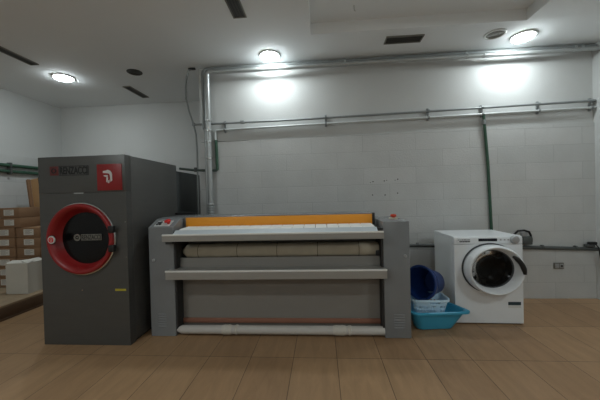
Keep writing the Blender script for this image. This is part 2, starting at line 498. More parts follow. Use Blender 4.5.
# two runs under the ceiling that turn down beside the wall edge
t = thing('wall_pipe', 'long dull grey pipe highest under the ceiling, turning down at the wall edge', 'pipe', (-1.58, YP, 3.175))
zo = 3.175
o = Vector((-1.58, YP, zo))
def local(path, o=None): return [Vector(p) - o for p in path]
p = [(-1.58, YP, 2.36), *elbow((-1.58, YP, zo), (-1.58, YP, 0), (3, YP, zo), .07), (3.46, YP, 3.185)]
MB().tube(local(p, o), .026, n=14).build('pipe_run', M['zinc'], t)
MB().tube(local([(-1.58, YP, 2.40), (-1.575, YP, 2.33), (-1.57, YP, 1.0)], o), .013, n=10).build('thin_drop_pipe', M['galv'], t)
for x in (.36, 1.9, 3.22, 3.30):
    MB().lathe([(.034, -.012), (.034, .012)], Vector((x, YP, 3.178)) - o, axis=(1, 0, 0), n=16, cap0=True, cap1=True).build('coupling', M['galv'], t)
t = thing('wall_pipe', 'bright chrome pipe under the ceiling with a thick vertical drop behind the ironer', 'pipe', (-1.50, YP - .055, 3.115))
o = Vector((-1.50, YP - .055, 3.115)); yc = YP - .055
p = [(-1.50, yc, 0.0), *elbow((-1.50, yc, 3.115), (-1.50, yc, 0), (3, yc, 3.115), .06), (3.46, yc, 3.128)]
bm_ = MB().tube(local(p[:8], o), [.036] * 1 + [.034] * 3 + [.030] * 3 + [.026], n=16)
bm_.tube(local(p[7:], o), .024, n=14)
bm_.build('pipe_run', M['galv'], t)
for z in (2.46, 2.32, 2.17, 1.95):
    MB().lathe([(.044, -.010), (.044, .010)], Vector((-1.50, yc, z)) - o, n=18, cap0=True, cap1=True).build('pipe_clamp', M['chrome'], t)
for i in range(5):
    MB().lathe([(.037, -.014), (.045, -.008), (.045, .008), (.037, .014)], Vector((-1.50, yc, 1.18 + i * .036)) - o, n=18).build('ribbed_joint', M['galv'], t)
for x in (.36, 1.9, 2.1):
    MB().lathe([(.031, -.010), (.031, .010)], Vector((x, yc, line_z(x, 3.115, 3.128))) - o, axis=(1, 0, 0), n=16, cap0=True, cap1=True).build('coupling', M['galv'], t)

# two thinner runs half way up
YM = 3.925
t = thing('wall_pipe', 'upper of the two thin grey pipes crossing the back wall, with brackets', 'pipe', (-1.74, YM, 2.44))
o = Vector((-1.74, YM, 2.44))
MB().tube(local([(-1.74, YM, 2.435), (-.3, YM, 2.44), (3.47, YM, 2.51)], o), .0145, n=12).build('pipe_run', M['zinc'], t)
for x in (-1.30, .09, 1.43, 2.11, 2.80, 3.43):
    za = line_z(x, 2.345, 2.425)
    MB().box(x - .014, x + .014, YM - .022, YB - YM, za - .03, za + .12, bevel=.004).bm.free()
    b_ = MB(); b_.box(x - .013 - o.x, x + .013 - o.x, .018, .044, za - .035 - o.z, za + .125 - o.z, bevel=.003)
    for zz in (line_z(x, 2.437, 2.51), za):
        b_.lathe([(.021, -.011), (.021, .011)], Vector((x, YM, zz)) - o, axis=(1, 0, 0), n=14, cap0=True, cap1=True)
    b_.build('pipe_bracket', M['zinc'], t)
MB().box(-1.08 - o.x, -1.02 - o.x, -.02, .02, -.022, .022, bevel=.008).build('coupling', M['zinc'], t)
t = thing('wall_pipe', 'lower of the two thin grey pipes, bending down into a green sleeve', 'pipe', (-1.44, YM, 2.345))
o = Vector((-1.44, YM, 2.345))
p = [(-1.435, YM, 2.19), *elbow((-1.435, YM, 2.345), (-1.435, YM, 0), (3, YM, 2.345), .04), (3.47, YM, 2.425)]
MB().tube(local(p, o), .0145, n=12).build('pipe_run', M['white_pipe'], t)
MB().tube(local([(-1.43, YM, 2.21), (-1.42, YM, 1.80)], o), .02, n=12).build('green_sleeve', M['green'], t)
p = [(-1.42, YM, 1.90), *elbow((-1.42, YM, 1.79), (-1.42, YM, 3), (-3, YM, 1.815), .03), (-1.75, YM, 1.805), (-1.96, YM, 1.835)]
MB().tube(local(p, o), .0165, n=12).build('dark_branch', M['green_dull'], t)
MB().tube(local([(-1.725, YM, 1.78), (-1.725, YM, 1.84)], o), .026, n=12).build('branch_joint', M['pipe_dark'], t)

# green drop to the washing machine
t = thing('drop_pipe', 'green vertical water pipe running down the back wall behind the washing machine', 'pipe', (2.11, YM, 2.40))
o = Vector((2.11, YM, 2.40))
MB().tube(local([(2.12, YM, 2.40), (2.13, YM, 2.28), (2.165, YM, 1.75), (2.20, YM, 0.72)], o), .0175, n=12).build('pipe_run', M['green'], t)
MB().lathe([(.024, -.03), (.024, .03)], Vector((2.125, YM, 2.30)) - o, n=14, cap0=True, cap1=True).build('tee_joint', M['zinc'], t)

# low dark pipe
t = thing('waste_pipe', 'dark grey horizontal pipe low on the back wall behind the washing machine', 'pipe', (1.0, 3.91, .72))
o = Vector((1.0, 3.91, .72))
MB().tube(local([(.95, 3.91, .722), (1.6, 3.91, .71), (3.46, 3.91, .64)], o), .024, n=12).build('pipe_run', M['pipe_dark'], t)
for x in (1.25, 2.8, 3.2):
    MB().lathe([(.029, -.012), (.029, .012)], Vector((x, 3.91, .735 - (x - .95) * .033)) - o, axis=(1, 0, 0), n=14, cap0=True, cap1=True).build('pipe_clip', M['pipe_dark'], t)

# tap box and hose right of the washing machine
t = thing('tap_box', 'dark grey tap box with black hose on the back wall, right of the washer', 'tap', (2.60, 3.90, .690))
MB().box(-.05, .065, -.03, .045, .02, .125, bevel=.012).build('valve_body', M['pipe_dark'], t)
MB().box(-.045, .02, -.01, .045, .12, .185, bevel=.012).build('valve_head', M['silver'], t)
MB().tube([(-.16, -.02, .10), (-.15, -.02, .16), (-.11, -.02, .20), (-.03, -.015, .205), (.03, -.01, .185), (.055, -.005, .14), (.055, -.005, .08)], .013, n=10).build('hose', M['black_rubber'], t)
MB().tube([(.055, -.005, .06), (.055, -.005, .10)], .02, n=12).build('hose_nut', M['black'], t)
t = thing('stop_valve', 'small black stop valve with dangling cable in the right corner', 'valve', (3.36, 3.90, .691))
MB().box(-.05, .05, -.025, .03, -.02, .012, bevel=.008).build('valve_body', M['pipe_dark'], t)
MB().box(-.03, .07, -.03, .01, .012, .045, bevel=.010).build('valve_handle', M['black'], t)
MB().tube([(.05, -.02, .02), (.075, -.04, -.03), (.085, -.04, -.12), (.105, -.04, -.21)], .007, n=8).build('cable', M['black_rubber'], t)

# socket
t = thing('wall_socket', 'grey double wall socket on the bare block wall right of the washer', 'socket', (3.02, YB - .02, .425))
MB().box(-.06, .06, -.018, 0, -.04, .04, bevel=.006).build('face_plate', M['vent_frame'], t)
MB().box(-.05, -.004, -.022, -.016, -.028, .028, bevel=.003).build('outlet', M['silver'], t)
k = MB().box(.004, .05, -.022, -.016, -.028, .028, bevel=.003).build('outlet', M['silver'], t)
MB().lathe([(.014, 0), (.014, -.003)], (.027, -.022, 0), axis=(0, 1, 0), n=16, cap0=True, cap1=True).build('socket_hole', M['dark'], k)

# flexible conduit from the ceiling
t = thing('flexible_conduit', 'thin grey flexible conduit hanging from a black ceiling outlet by the wall edge', 'conduit', (-1.74, 3.93, ZC))
o = Vector((-1.74, 3.93, ZC))
MB().tube(local([(-1.745, 3.93, 3.212), (-1.79, 3.93, 3.19), (-1.82, 3.93, 3.10), (-1.838, 3.93, 2.95), (-1.836, 3.93, 2.80), (-1.80, 3.93, 2.62), (-1.745, 3.925, 2.46), (-1.71, 3.925, 2.30), (-1.70, 3.925, 2.05), (-1.705, 3.925, 1.6), (-1.71, 3.925, 0)], o), .0125, n=10).build('conduit_tube', M['zinc'], t)
MB().box(-.05, .045, -.02, .02, -.022, 0, bevel=.005).build('ceiling_outlet', M['black'], t)
MB().lathe([(.022, -.02), (.022, .02)], Vector((-1.74, 3.925, 2.44)) - o, n=12, cap0=True, cap1=True).build('pipe_clamp', M['zinc'], t)

# green pipes along the left wall into the alcove
for nm, z, lab in (('upper', 2.01, 'upper green pipe along the left wall, passing behind the dryer'), ('lower', 1.915, 'lower green pipe along the left wall, passing behind the dryer')):
    t = thing('green_pipe', lab, 'pipe', (-4.88, 3.0, z), group='green pipes along the left wall')
    o = Vector((-4.88, 3.0, z))
    dy = 0.0
    p = [(-4.885, -1.0, z + .01), *elbow((-4.885, 5.18, z), (-4.885, 0, z), (0, 5.18, z), .06), (-2.75, 5.18, z - .01)]
    MB().tube(local(p, o), .026 if z > 1.95 else .024, n=12).build('pipe_run', M['green'], t)
    for y in (2.6, 4.24):
        b_ = MB(); b_.box(-4.925 - o.x, -4.85 - o.x, y - o.y - .015, y - o.y + .015, -.045, .045, bevel=.006)
        b_.build('pipe_clip', M['pipe_dark'], t)

# screw holes left in the block wall
for i, (x, z, lab) in enumerate(((.70, 1.575, 'small dark screw hole in the block wall, upper left of six'), (.85, 1.58, 'small dark screw hole in the block wall, upper middle of six'),
             (1.025, 1.597, 'small dark screw hole in the block wall, upper right of six'), (.69, 1.396, 'small dark screw hole in the block wall, lower left of six'),
             (.855, 1.392, 'small dark screw hole in the block wall, lower middle of six'), (1.02, 1.412, 'small dark screw hole in the block wall, lower right of six'))):
    d = MB(); d.lathe([(.009, 0), (.007, -.002)], (0, 0, 0), axis=(0, 1, 0), n=12, cap1=True)
    if i < 3: d.lathe([(.006, 0), (.005, -.002)], (-.035 if i != 1 else .03, 0, -.012 if i != 1 else .006), axis=(0, 1, 0), n=10, cap1=True)
    ob = tag(d.build('screw_hole', M['dark']), lab, 'screw hole', 'screw holes in the block wall')
    ob.location = (x, YB - .0205, z)

# ------------------------------------------------------------------ tumble dryer
DX, DY = -2.322, 2.665
t = thing('tumble_dryer', 'tall dark grey steel industrial tumble dryer with a round red door', 'tumble dryer', (DX, DY, 0))
HW = .447
cx, cz = -.012, 1.045
# casing: open at the front where the front panel sits
c = MB()
c.box(-HW, HW, .09, 1.0, .02, 1.848, bevel=.006)
c.build('casing', M['steel'], t)
MB().plate_hole(-HW, HW, .0, 1.492, cx, cz, .33, 0, .089).build('front_panel', M['steel'], t, smooth=False, bevel=.003)
cp = MB().box(-HW, HW, -.002, .089, 1.4935, 1.85, bevel=.003).build('control_panel', M['steel'], t)
MB().box(-HW + .01, HW - .01, .09, .98, 0, .02).build('plinth', M['dark'], t, smooth=False)
door = MB().lathe([(.335, .03), (.343, -.01), (.342, -.034), (.332, -.046), (.318, -.046), (.30, -.036), (.28, .0), (.262, .045), (.250, .06)], (cx, 0, cz), axis=(0, 1, 0), n=72).build('door', M['red'], t, angle=60)
MB().lathe([(.352, .004), (.356, -.008), (.352, -.018), (.343, -.02)], (cx, 0, cz), axis=(0, 1, 0), n=72).build('door_rim', M['chrome'], door)
g = MB(); g.lathe([(.256, .052), (.20, .05), (.1, .048), (.0, .047)], (cx, 0, cz), axis=(0, 1, 0), n=64)
gl = g.build('door_glass', M['black_glass'], door)
# emblem and wordmark on the glass
e = MB(); e.lathe([(.034, .044), (.034, .036), (.02, .036), (.02, .044)], (-.100, 0, 1.052), axis=(0, 1, 0), n=28)
e.lathe([(.009, .044), (.009, .036)], (-.100, 0, 1.052), axis=(0, 1, 0), n=16, cap1=True)
e.build('round_emblem', M['vent_frame'], door)
wp = MB().box(-.060, .152, .040, .048, 1.022, 1.082).build('name_plate', M['vent_frame'], door, smooth=False)
lettering('plate_lettering', 'RENZACCI', .066, (-.053, .0395, 1.029), M['black'], door, width=.198, heavy=.001)
# door lock disc and hinges
MB().box(-.312, -.262, -.054, -.030, 1.005, 1.085, bevel=.008).build('latch_plate', M['black'], door)
kn = MB().lathe([(.036, -.05), (.038, -.056), (.035, -.061), (.0, -.062)], (-.278, 0, 1.045), axis=(0, 1, 0), n=28, cap0=True).build('door_knob', M['off_white'], door)
MB().lathe([(.025, -.061), (.025, -.065), (.015, -.065), (.015, -.061)], (-.278, 0, 1.045), axis=(0, 1, 0), n=24).build('knob_ring', M['red_bright'], door)
MB().lathe([(.008, -.061), (.008, -.066)], (-.278, 0, 1.045), axis=(0, 1, 0), n=16, cap0=True, cap1=True).build('knob_dot', M['red_bright'], door)
for z in (1.135, .952):
    MB().box(.292, .352, -.062, -.020, z - .034, z + .034, bevel=.010).build('hinge', M['black'], door)
# name plate, red square sign
MB().box(-.322, -.232, -.006, -.001, 1.668, 1.757, bevel=.002).build('emblem_plate', mat('dull_red_print', (96, 40, 38), 0.5), cp)
e = MB(); e.lathe([(.026, -.006), (.026, -.009), (.016, -.009), (.016, -.006)], (-.277, 0, 1.713), axis=(0, 1, 0), n=24)
e.build('emblem_ring', M['black'], cp)
lettering('front_lettering', 'RENZACCI', .098, (-.219, -.0025, 1.675), M['black'], cp, width=.285, extrude=.002, heavy=.003)
f = MB()
for b in ((-.226, .078, 1.752, 1.757), (-.226, .078, 1.664, 1.669), (.072, .078, 1.669, 1.752)):
    f.box(b[0], b[1], -.005, -.001, b[2], b[3])
f.build('lettering_border', M['black'], cp, smooth=False)
sg = MB().box(.168, .419, -.010, -.001, 1.508, 1.762, bevel=.003).build('red_sign', M['red_flat'], cp)
sx, sz = .232, 1.633
w = MB()
outer = [(sx, sz + .062), (sx + .03, sz + .066)] + arc(sx + .04, sz + .022, .052, math.pi / 2 * .9, 0, 10) + [(sx + .092, sz - .03), (sx + .074, sz - .042), (sx + .070, sz + .018), (sx + .064, sz + .034), (sx + .045, sz + .04), (sx, sz + .044)]
w.prism(outer, 'y', -.0125, -.009)
w.prism([(sx + .008, sz + .022), (sx + .046, sz + .022), (sx + .05, sz + .008), (sx + .03, sz + .006), (sx + .008, sz + .012)], 'y', -.0125, -.009)
w.prism([(sx + .034, sz + .002), (sx + .046, sz + .006), (sx + .05, sz - .01), (sx + .042, sz - .05), (sx + .032, sz - .042)], 'y', -.0125, -.009)
w.prism([(sx + .052, sz - .03), (sx + .066, sz - .022), (sx + .062, sz - .052), (sx + .05, sz - .056)], 'y', -.0125, -.009)
w.build('white_emblem', M['off_white'], sg, smooth=False)
MB().box(.31, .42, -.003, 0, .532, .553).build('sticker', M['yellow'], t, smooth=False)
MB().lathe([(.008, 0), (.007, -.004)], (-.027, 0, .54), axis=(0, 1, 0), n=14, cap1=True).build('key_lock', M['chrome'], t)
for z in (1.20, .86):
    MB().lathe([(.006, 0), (.005, -.003)], (.435, 0, z), axis=(0, 1, 0), n=10, cap1=True).build('screw', M['chrome'], t)
MB().box(-.08, .02, -.004, 0, 1.484, 1.494).build('panel_catch', M['chrome'], t, smooth=False)

# cabinet standing behind the dryer
t = thing('steel_cabinet', 'dark grey steel cabinet standing in the alcove behind the tumble dryer', 'cabinet', (-2.3, 4.15, 0))
MB().box(-.38, .35, -.40, .42, .06, 1.79, bevel=.008).build('casing', M['steel_dark'], t)
MB().box(-.36, .33, -.38, .40, 0, .06).build('plinth', M['dark'], t, smooth=False)
MB().box(.35, .356, -.36, .38, .12, 1.72, bevel=.003).build('side_panel', M['steel_dark'], t)

# ------------------------------------------------------------------ ironing machine
IX, IY = -.47, 2.855
t = thing('flatwork_ironer', 'wide grey industrial roller ironing machine with orange finger guard', 'ironing machine', (IX, IY, 0))
xl0, xl1, xr0, xr1 = -1.31, -1.045, 1.06, 1.31      # cabinets, local x
D = .70
# left cabinet with sloping control desk
poly = [(0, 0.0), (0, 1.122), (.16, 1.196), (.27, 1.207), (D, 1.207), (D, .0)]
lc = MB().prism(poly, 'x', xl0, xl1).build('left_cabinet', M['iron'], t, smooth=False, bevel=.006)
rc = MB().box(xr0, xr1, 0, D, .0, 1.137, bevel=.006).build('right_cabinet', M['iron'], t)
for side, (x0, x1) in (('l', (xl0, xl1)), ('r', (xr0, xr1))):
    par = lc if side == 'l' else rc
    x_ = (x0 + .08, x0 + .165) if side == 'l' else (x1 - .165, x1 - .06)
    lv = MB()
    for k in range(6):
        z = .10 + k * .025
        lv.prism([(0.002, z), (-.007, z + .002), (.002, z + .013)], 'x', x_[0], x_[1])
    lv.build('louver', M['iron'], par, smooth=False)
    xx, zz = (x0 + .05, .785) if side == 'l' else (x1 - .045, .80)
    MB().lathe([(.016, 0), (.016, -.006), (.012, -.009), (0, -.009)], (xx, 0, zz), axis=(0, 1, 0), n=20).build('lock', M['silver'], par)
# control plate, buttons on the slope
slope = math.atan2(.074, .16)
def on_slope(x, s, h):      # s = along the slope from the front edge
    return Vector((x, s * math.cos(slope) - h * math.sin(slope), 1.122 + s * math.sin(slope) + h * math.cos(slope)))
def slab(name, x0, x1, s0, s1, h0, h1, m, par):
    b = MB(); v = []
    r1 = [on_slope(x, s, h0) for x, s in ((x0, s0), (x1, s0), (x1, s1), (x0, s1))]
    r2 = [on_slope(x, s, h1) for x, s in ((x0, s0), (x1, s0), (x1, s1), (x0, s1))]
    vv = b.grid([r1, r2], close_u=True); b.cap(vv[0]); b.cap(vv[1])
    return b.build(name, m, par, smooth=False)
cpn = slab('control_plate', xl0 + .05, xl1 - .05, .02, .13, 0, .003, M['off_white'], lc)
for i, (x, s, m) in enumerate(((xl0 + .075, .05, 'print_grey'), (xl0 + .105, .05, 'black'), (xl0 + .10, .09, 'print_grey'), (xl0 + .075, .085, 'print_grey'))):
    slab('switch', x - .010, x + .010, s - .010, s + .010, .003, .014, M[m], cpn)
n_ = Vector((0, -math.sin(slope), math.cos(slope)))
b0 = on_slope(xl0 + .185, .075, .003)
eb = MB().lathe([(.016, 0), (.016, .018), (.027, .021), (.029, .032), (.023, .040), (0, .043)], b0, axis=n_, n=24, cap0=True).build('emergency_button', M['red_bright'], lc)
b0 = on_slope(xl0 + .145, .095, .003)
MB().lathe([(.014, 0), (.014, .016), (.012, .022), (0, .024)], b0, axis=n_, n=18, cap0=True).build('start_button', M['red_bright'], lc)
# right emergency button on its pale box
MB().box(1.195, 1.275, .27, .35, 1.137, 1.150, bevel=.004).build('button_box', M['pale_yellow'], rc)
MB().lathe([(.016, 1.150), (.016, 1.158), (.030, 1.160), (.033, 1.172), (.027, 1.184), (.0, 1.188)], (1.236, .31, 0), n=24).build('emergency_button', M['orange_red'], rc)
# rear housing and orange guard
ghi = MB().box(xl1 - .0, xr0 - .035, .235, .52, 1.05, 1.213, bevel=.012).build('top_housing', M['iron'], t)
MB().box(xl1 + .03, xr0 - .062, .222, .234, 1.09, 1.200, bevel=.003).build('finger_guard', M['orange'], t)
MB().box(xr0 - .061, xr0 - .035, .215, .234, 1.09, 1.213, bevel=.004).build('guard_end', M['dark'], t)
# feed cloths
n = 17
bw = (xr0 - .075 - xl1 - .06) / n
for i in range(n):
    a = xl1 + .06 + i * bw
    b = MB()
    b.grid([[(a + .003, -.01, 1.088), (a + bw - .003, -.01, 1.088)], [(a + .003, .03, 1.098), (a + bw - .003, .03, 1.098)],
            [(a + .003, .235, 1.106), (a + bw - .003, .235, 1.106)], [(a + .003, .235, 1.096), (a + bw - .003, .235, 1.096)],
            [(a + .003, .03, 1.088), (a + bw - .003, .03, 1.088)], [(a + .003, -.01, 1.078), (a + bw - .003, -.01, 1.078)]], close_v=True)
    b.build('feed_band', M['belt'], t)
MB().box(xl1, xr0, .0, .26, 1.03, 1.075).build('feed_bed', M['dark'], t, smooth=False)
# feed tray with folded front
xt0, xt1 = -1.112, 1.048
MB().prism([(-.085, 1.052), (-.008, 1.090), (.0, 1.088), (.0, 1.065), (-.07, 1.035), (-.07, .988), (-.085, .988)], 'x', xt0 + .10, xt1 - .05).build('feed_tray', M['tray'], t, smooth=False, bevel=.002)
MB().prism([(-.098, .986), (-.098, 1.048), (-.092, 1.054), (-.083, 1.054), (-.083, .986)], 'x', xt0, xt1).build('tray_front', M['bar'], t, smooth=False, bevel=.002)
MB().box(xt0, xt1, -.102, -.082, 1.042, 1.058, bevel=.004).build('tray_lip', M['belt'], t)
MB().box(xt0 + .03, xt0 + .10, -.09, -.03, .960, .985, bevel=.004).build('tray_bracket', M['dark'], t)
# inner walls, roller, ironing bed, panels
MB().box(xl1, xr0, .30, .68, .06, 1.05).build('rear_panel', M['iron_mid'], t, smooth=False)
MB().tube([(xl1 + .02, .175, .845), (xl1 + .075, .175, .845), (xr0 - .04, .175, .845), (xr0 - .015, .175, .845)], [.026, .075, .075, .06], n=32).build('roller', M['roller'], t, angle=50)
MB().box(xl1, xl1 + .018, .01, .30, .06, 1.06).build('side_plate', M['dark'], t, smooth=False)
MB().box(xr0 - .018, xr0, .01, .30, .06, 1.06).build('side_plate', M['dark'], t, smooth=False)
MB().box(xr0 - .055, xr0 - .018, .08, .14, .79, .84, bevel=.005).build('roller_bearing', M['dark'], t)
MB().prism([(.10, .785), (.112, .785), (.112, .66), (.09, .60), (.078, .60), (.09, .66)], 'x', xl1 + .018, xr0 - .018).build('roller_shield', M['iron_mid'], t, smooth=False)
# return tray: bar with a bright folded lip
MB().prism([(-.088, .606), (-.088, .672), (-.08, .690), (.09, .690), (.09, .678), (-.072, .678), (-.078, .668), (-.078, .606)], 'x', xl1 - .048, xr0 + .012).build('return_tray', M['bar'], t, smooth=False, bevel=.002)
MB().box(xl1 - .05, xr0 + .014, -.094, -.076, .680, .697, bevel=.004).build('tray_lip', M['belt'], t)
# lower recessed panel, red-brown rail and the white tube at the floor
MB().box(xl1, xr0, .14, .16, .0, .60).build('lower_panel', M['iron_mid'], t, smooth=False)
MB().box(xl1 + .018, xr0 - .018, .12, .139, .09, .138, bevel=.003).build('red_rail', M['rust'], t)
tb = MB().tube([(xl1 + .002, .03, .06), (xl1 + .05, .03, .06), (xr0 - .002, .03, .06)], [.02, .042, .042], n=24).build('floor_tube', M['tube'], t)
for x, w_ in ((-.52, .10), (-.42, .02), (.62, .13), (.72, .03)):
    pth = [(x - w_ / 2, .03, .06), (x - w_ / 4, .03, .061), (x, .03, .06), (x + w_ / 4, .03, .061), (x + w_ / 2, .03, .06)]
    MB().tube(pth, [.043, .049, .047, .050, .043], n=20).build('tape_wrap', M['tape'], tb)
MB().box(xl1 + .018, xr0 - .018, .06, .30, .0, .015).build('base_tray', M['dark'], t, smooth=False)
# black hose lying over the back of the left cabinet
hs = MB().tube([(-1.87, 3.60, 1.219), (-1.84, 3.60, 1.219), (-1.80, 3.60, 1.219), (-1.68, 3.60, 1.221), (-1.60, 3.60, 1.221)], [.012, .014, .015, .018, .018], n=10).build('rubber_hose', M['black_rubber'])
tag(hs, 'short black rubber hose lying behind the left control desk of the ironer', 'hose')

# ------------------------------------------------------------------ washing machine
WX, WY = 1.738, 3.178
t = thing('washing_machine', 'white front-loading washing machine with round door beside the blue tub', 'washing machine', (WX, WY, 0), rotz=math.radians(-1.2))
W2, WH = .342, .93
wcx, wcz = .024, .596
c = MB()
c.box(-W2, -W2 + .012, .044, .565, .012, WH - .025); c.box(W2 - .012, W2, .044, .565, .012, WH - .025)
c.box(-W2 + .012, W2 - .012, .553, .565, .012, WH - .025); c.box(-W2 + .012, W2 - .012, .044, .553, .03, .042)
c.build('casing', M['white_side'], t, smooth=False)
MB().plate_hole(-W2, W2, .012, .845, wcx, wcz, .215, 0, .043).build('front_panel', M['white'], t, smooth=False, bevel=.006)
MB().prism([(.0, .848), (.001, .905), (.010, .926), (.03, WH), (.57, WH), (.57, WH - .024), (.045, WH - .024), (.045, .848)], 'x', -W2, W2).build('top_cover', M['white'], t, angle=30, bevel=.004)
MB().box(-W2 + .02, W2 - .02, .02, .55, .0, .03).build('plinth', M['dark'], t, smooth=False)
# control panel
MB().box(-.095, .09, -.004, .004, .878, .908, bevel=.002).build('display', M['display'], t)
MB().box(-.318, -.165, -.006, .004, .852, .918, bevel=.003).build('detergent_drawer', M['white'], t)
pr = MB()
x = -.305
for w_ in (.018, .012, .016, .022, .010, .018):
    pr.box(x, x + w_, -.0075, -.005, .893, .900); x += w_ + .005
x = -.29
for w_ in (.03, .02, .026, .022):
    pr.box(x, x + w_, -.0075, -.005, .872, .884); x += w_ + .003
pr.build('drawer_print', M['print_grey'], t, smooth=False)
for x in (.125, .165, .2):
    MB().lathe([(.008, 0), (.008, -.005), (0, -.006)], (x, 0, .893), axis=(0, 1, 0), n=14).build('push_button', M['silver'], t)
MB().lathe([(.046, 0), (.045, -.012), (.036, -.026), (.030, -.028), (0, -.029)], (.262, 0, .893), axis=(0, 1, 0), n=28).build('program_dial', M['silver'], t)
# door
door = MB().lathe([(.260, -.004), (.266, -.04), (.267, -.095), (.260, -.126), (.247, -.138), (.236, -.132), (.214, -.07), (.206, -.03)], (wcx, 0, wcz), axis=(0, 1, 0), n=72).build('door', M['white'], t, angle=60)
MB().lathe([(.276, .0), (.276, -.003), (.262, -.004)], (wcx, 0, wcz), axis=(0, 1, 0), n=64).build('door_gasket', M['print_grey'], door)
MB().lathe([(.210, -.034), (.206, -.038), (.200, -.030), (.198, -.016)], (wcx, 0, wcz), axis=(0, 1, 0), n=64).build('inner_ring', M['print_grey'], door)
MB().lathe([(.203, -.028), (.188, -.012), (.150, .03), (.11, .06), (.05, .078), (.0, .08)], (wcx, 0, wcz), axis=(0, 1, 0), n=56).build('door_glass', M['door_glass'], door)
MB().lathe([(.2145, .002), (.213, .044), (.196, .075), (.203, .10)], (wcx, 0, wcz), axis=(0, 1, 0), n=48).build('door_seal', M['black_rubber'], t)
dr = MB().lathe([(.203, .10), (.215, .12), (.23, .16), (.23, .36), (.05, .38), (0, .38)], (wcx, 0, wcz), axis=(0, 1, 0), n=48).build('drum', M['drum'], t)
for k in range(3):
    a = math.radians(30 + 120 * k)
    MB().tube([(wcx + .2 * math.cos(a), .16, wcz + .2 * math.sin(a)), (wcx + .2 * math.cos(a), .35, wcz + .2 * math.sin(a))], [.035, .028], n=10).build('drum_paddle', M['drum'], dr)
hb = MB()
pts_, rad_ = [], []
for i in range(13):
    f_ = i / 12
    a = math.radians(46 - 54 * f_); r_ = .212 + .036 * f_
    pts_.append((wcx + r_ * math.cos(a), -.128 - .008 * f_, wcz + r_ * math.sin(a))); rad_.append(.013 + .011 * min(1, 4 * f_, 4 * (1.02 - f_)))
hb.tube(pts_, rad_, n=12)
hb.build('door_handle', M['black'], door)
door.scale = (1.045, 1, .955); door.location = (wcx * (1 - 1.045) - .006, 0, wcz * (1 - .955))   # the door is a little wider than high
MB().box(.19, .315, -.002, .001, .206, .240).build('sticker', M['teal_print'], t, smooth=False)
MB().box(.19, .315, -.002, .001, .176, .205).build('sticker_field', M['off_white'], t, smooth=False)

# ------------------------------------------------------------------ tub, basket, bucket
def rrect(hx, hy, r, n=6):
    pts = []
    for (sx_, sy_, a0) in ((1, 1, 0), (-1, 1, 90), (-1, -1, 180), (1, -1, 270)):
        for i in range(n + 1):
            a = math.radians(a0 + 90 * i / n)
            pts.append((sx_ * (hx - r) + r * math.cos(a), sy_ * (hy - r) + r * math.sin(a)))
    return pts
def skew(x, y, z, hx):       # the tub's right end is drawn out towards the front
    return (x - max(0, x / hx) * .36 * y * min(1, z / .15), y, z)
def basin(mb, prof):
    """prof: (half x, half y, corner radius, z)"""
    rows = [[skew(x, y, z, hx) for x, y in rrect(hx, hy, r)] for hx, hy, r, z in prof]
    v = mb.grid(rows, close_u=True)
    mb.cap(list(reversed(v[0]))); mb.cap(v[-1])
    return mb
t = thing('laundry_tub', 'turquoise plastic tub on the floor between the ironer and the washing machine', 'tub', (1.134, 3.115, 0), rotz=math.radians(5))
basin(MB(), [(.175, .062, .05, 0.002), (.188, .076, .06, .010), (.252, .150, .085, .195), (.253, .151, .085, .206), (.245, .143, .08, .206), (.181, .069, .055, .016)]).build('tub_body', M['tub'], t)
rows = [[skew(x, y, z, hx) for x, y in rrect(hx, hy, r)] for hx, hy, r, z in ((.247, .145, .082, .210), (.266, .163, .08, .215), (.278, .173, .075, .209), (.277, .172, .075, .191), (.269, .164, .075, .191), (.265, .160, .08, .203), (.250, .148, .085, .202))]
b = MB(); b.grid(rows, close_u=True, close_v=True); b.build('tub_rim', M['tub'], t)

# basket with a lattice of diamond holes in its walls
BX, BY, BZ = 1.086, 3.124, .019
t = thing('laundry_basket', 'pale blue perforated plastic laundry basket standing in the turquoise tub', 'basket', (BX, BY, BZ))
def basket_pt(s, h, off=0.0):
    """s 0..1 around, h 0..1 up"""
    hx = .126 + .054 * h + off; hy = .048 + .072 * h + off
    pts = rrect(hx, hy, .045, 8)
    L = [0]
    for i in range(len(pts)):
        a, b_ = pts[i], pts[(i + 1) % len(pts)]
        L.append(L[-1] + math.hypot(a[0] - b_[0], a[1] - b_[1]))
    d = (s % 1.0) * L[-1]
    for i in range(len(pts)):
        if d <= L[i + 1] + 1e-9:
            f_ = (d - L[i]) / max(1e-9, L[i + 1] - L[i])
            a, b_ = pts[i], pts[(i + 1) % len(pts)]
            return (a[0] + (b_[0] - a[0]) * f_, a[1] + (b_[1] - a[1]) * f_, .298 * h)
b = MB()
NS, NH = 112, 26
vv = [[b.bm.verts.new(basket_pt(i / NS, j / NH)) for i in range(NS)] for j in range(NH + 1)]
for j in range(NH):
    for i in range(NS):
        # diamond-ish openings: 2x2 cells on a checker, solid band top and bottom
        u_, w_ = i // 2, j // 2
        hole = 3 <= j < 20 and ((w_ % 4 == 1 and i % 4 < 2) or (w_ % 4 == 3 and i % 4 >= 2)) and (i % 28) not in (0, 1, 2, 3)
        # hand hole in the front and back, just below the rim
        fr = vv[j][i].co
        if 22 <= j <= 24 and abs(fr.x - .03) < .05: hole = True
        if hole: continue
        k = (i + 1) % NS
        b.bm.faces.new((vv[j][i], vv[j][k], vv[j + 1][k], vv[j + 1][i]))
b.cap(list(reversed(vv[0])))
bo = b.build('basket_wall', M['basket'], t)
so = bo.modifiers.new('thickness', 'SOLIDIFY'); so.thickness = .004; so.offset = -1
rows = [[(x, y, z) for x, y in rrect(hx, hy, r)] for hx, hy, r, z in ((.180, .120, .05, .300), (.192, .132, .06, .303), (.194, .134, .06, .283), (.182, .122, .05, .281))]
b = MB(); b.grid(rows, close_u=True, close_v=True); b.build('basket_rim', M['basket'], t)

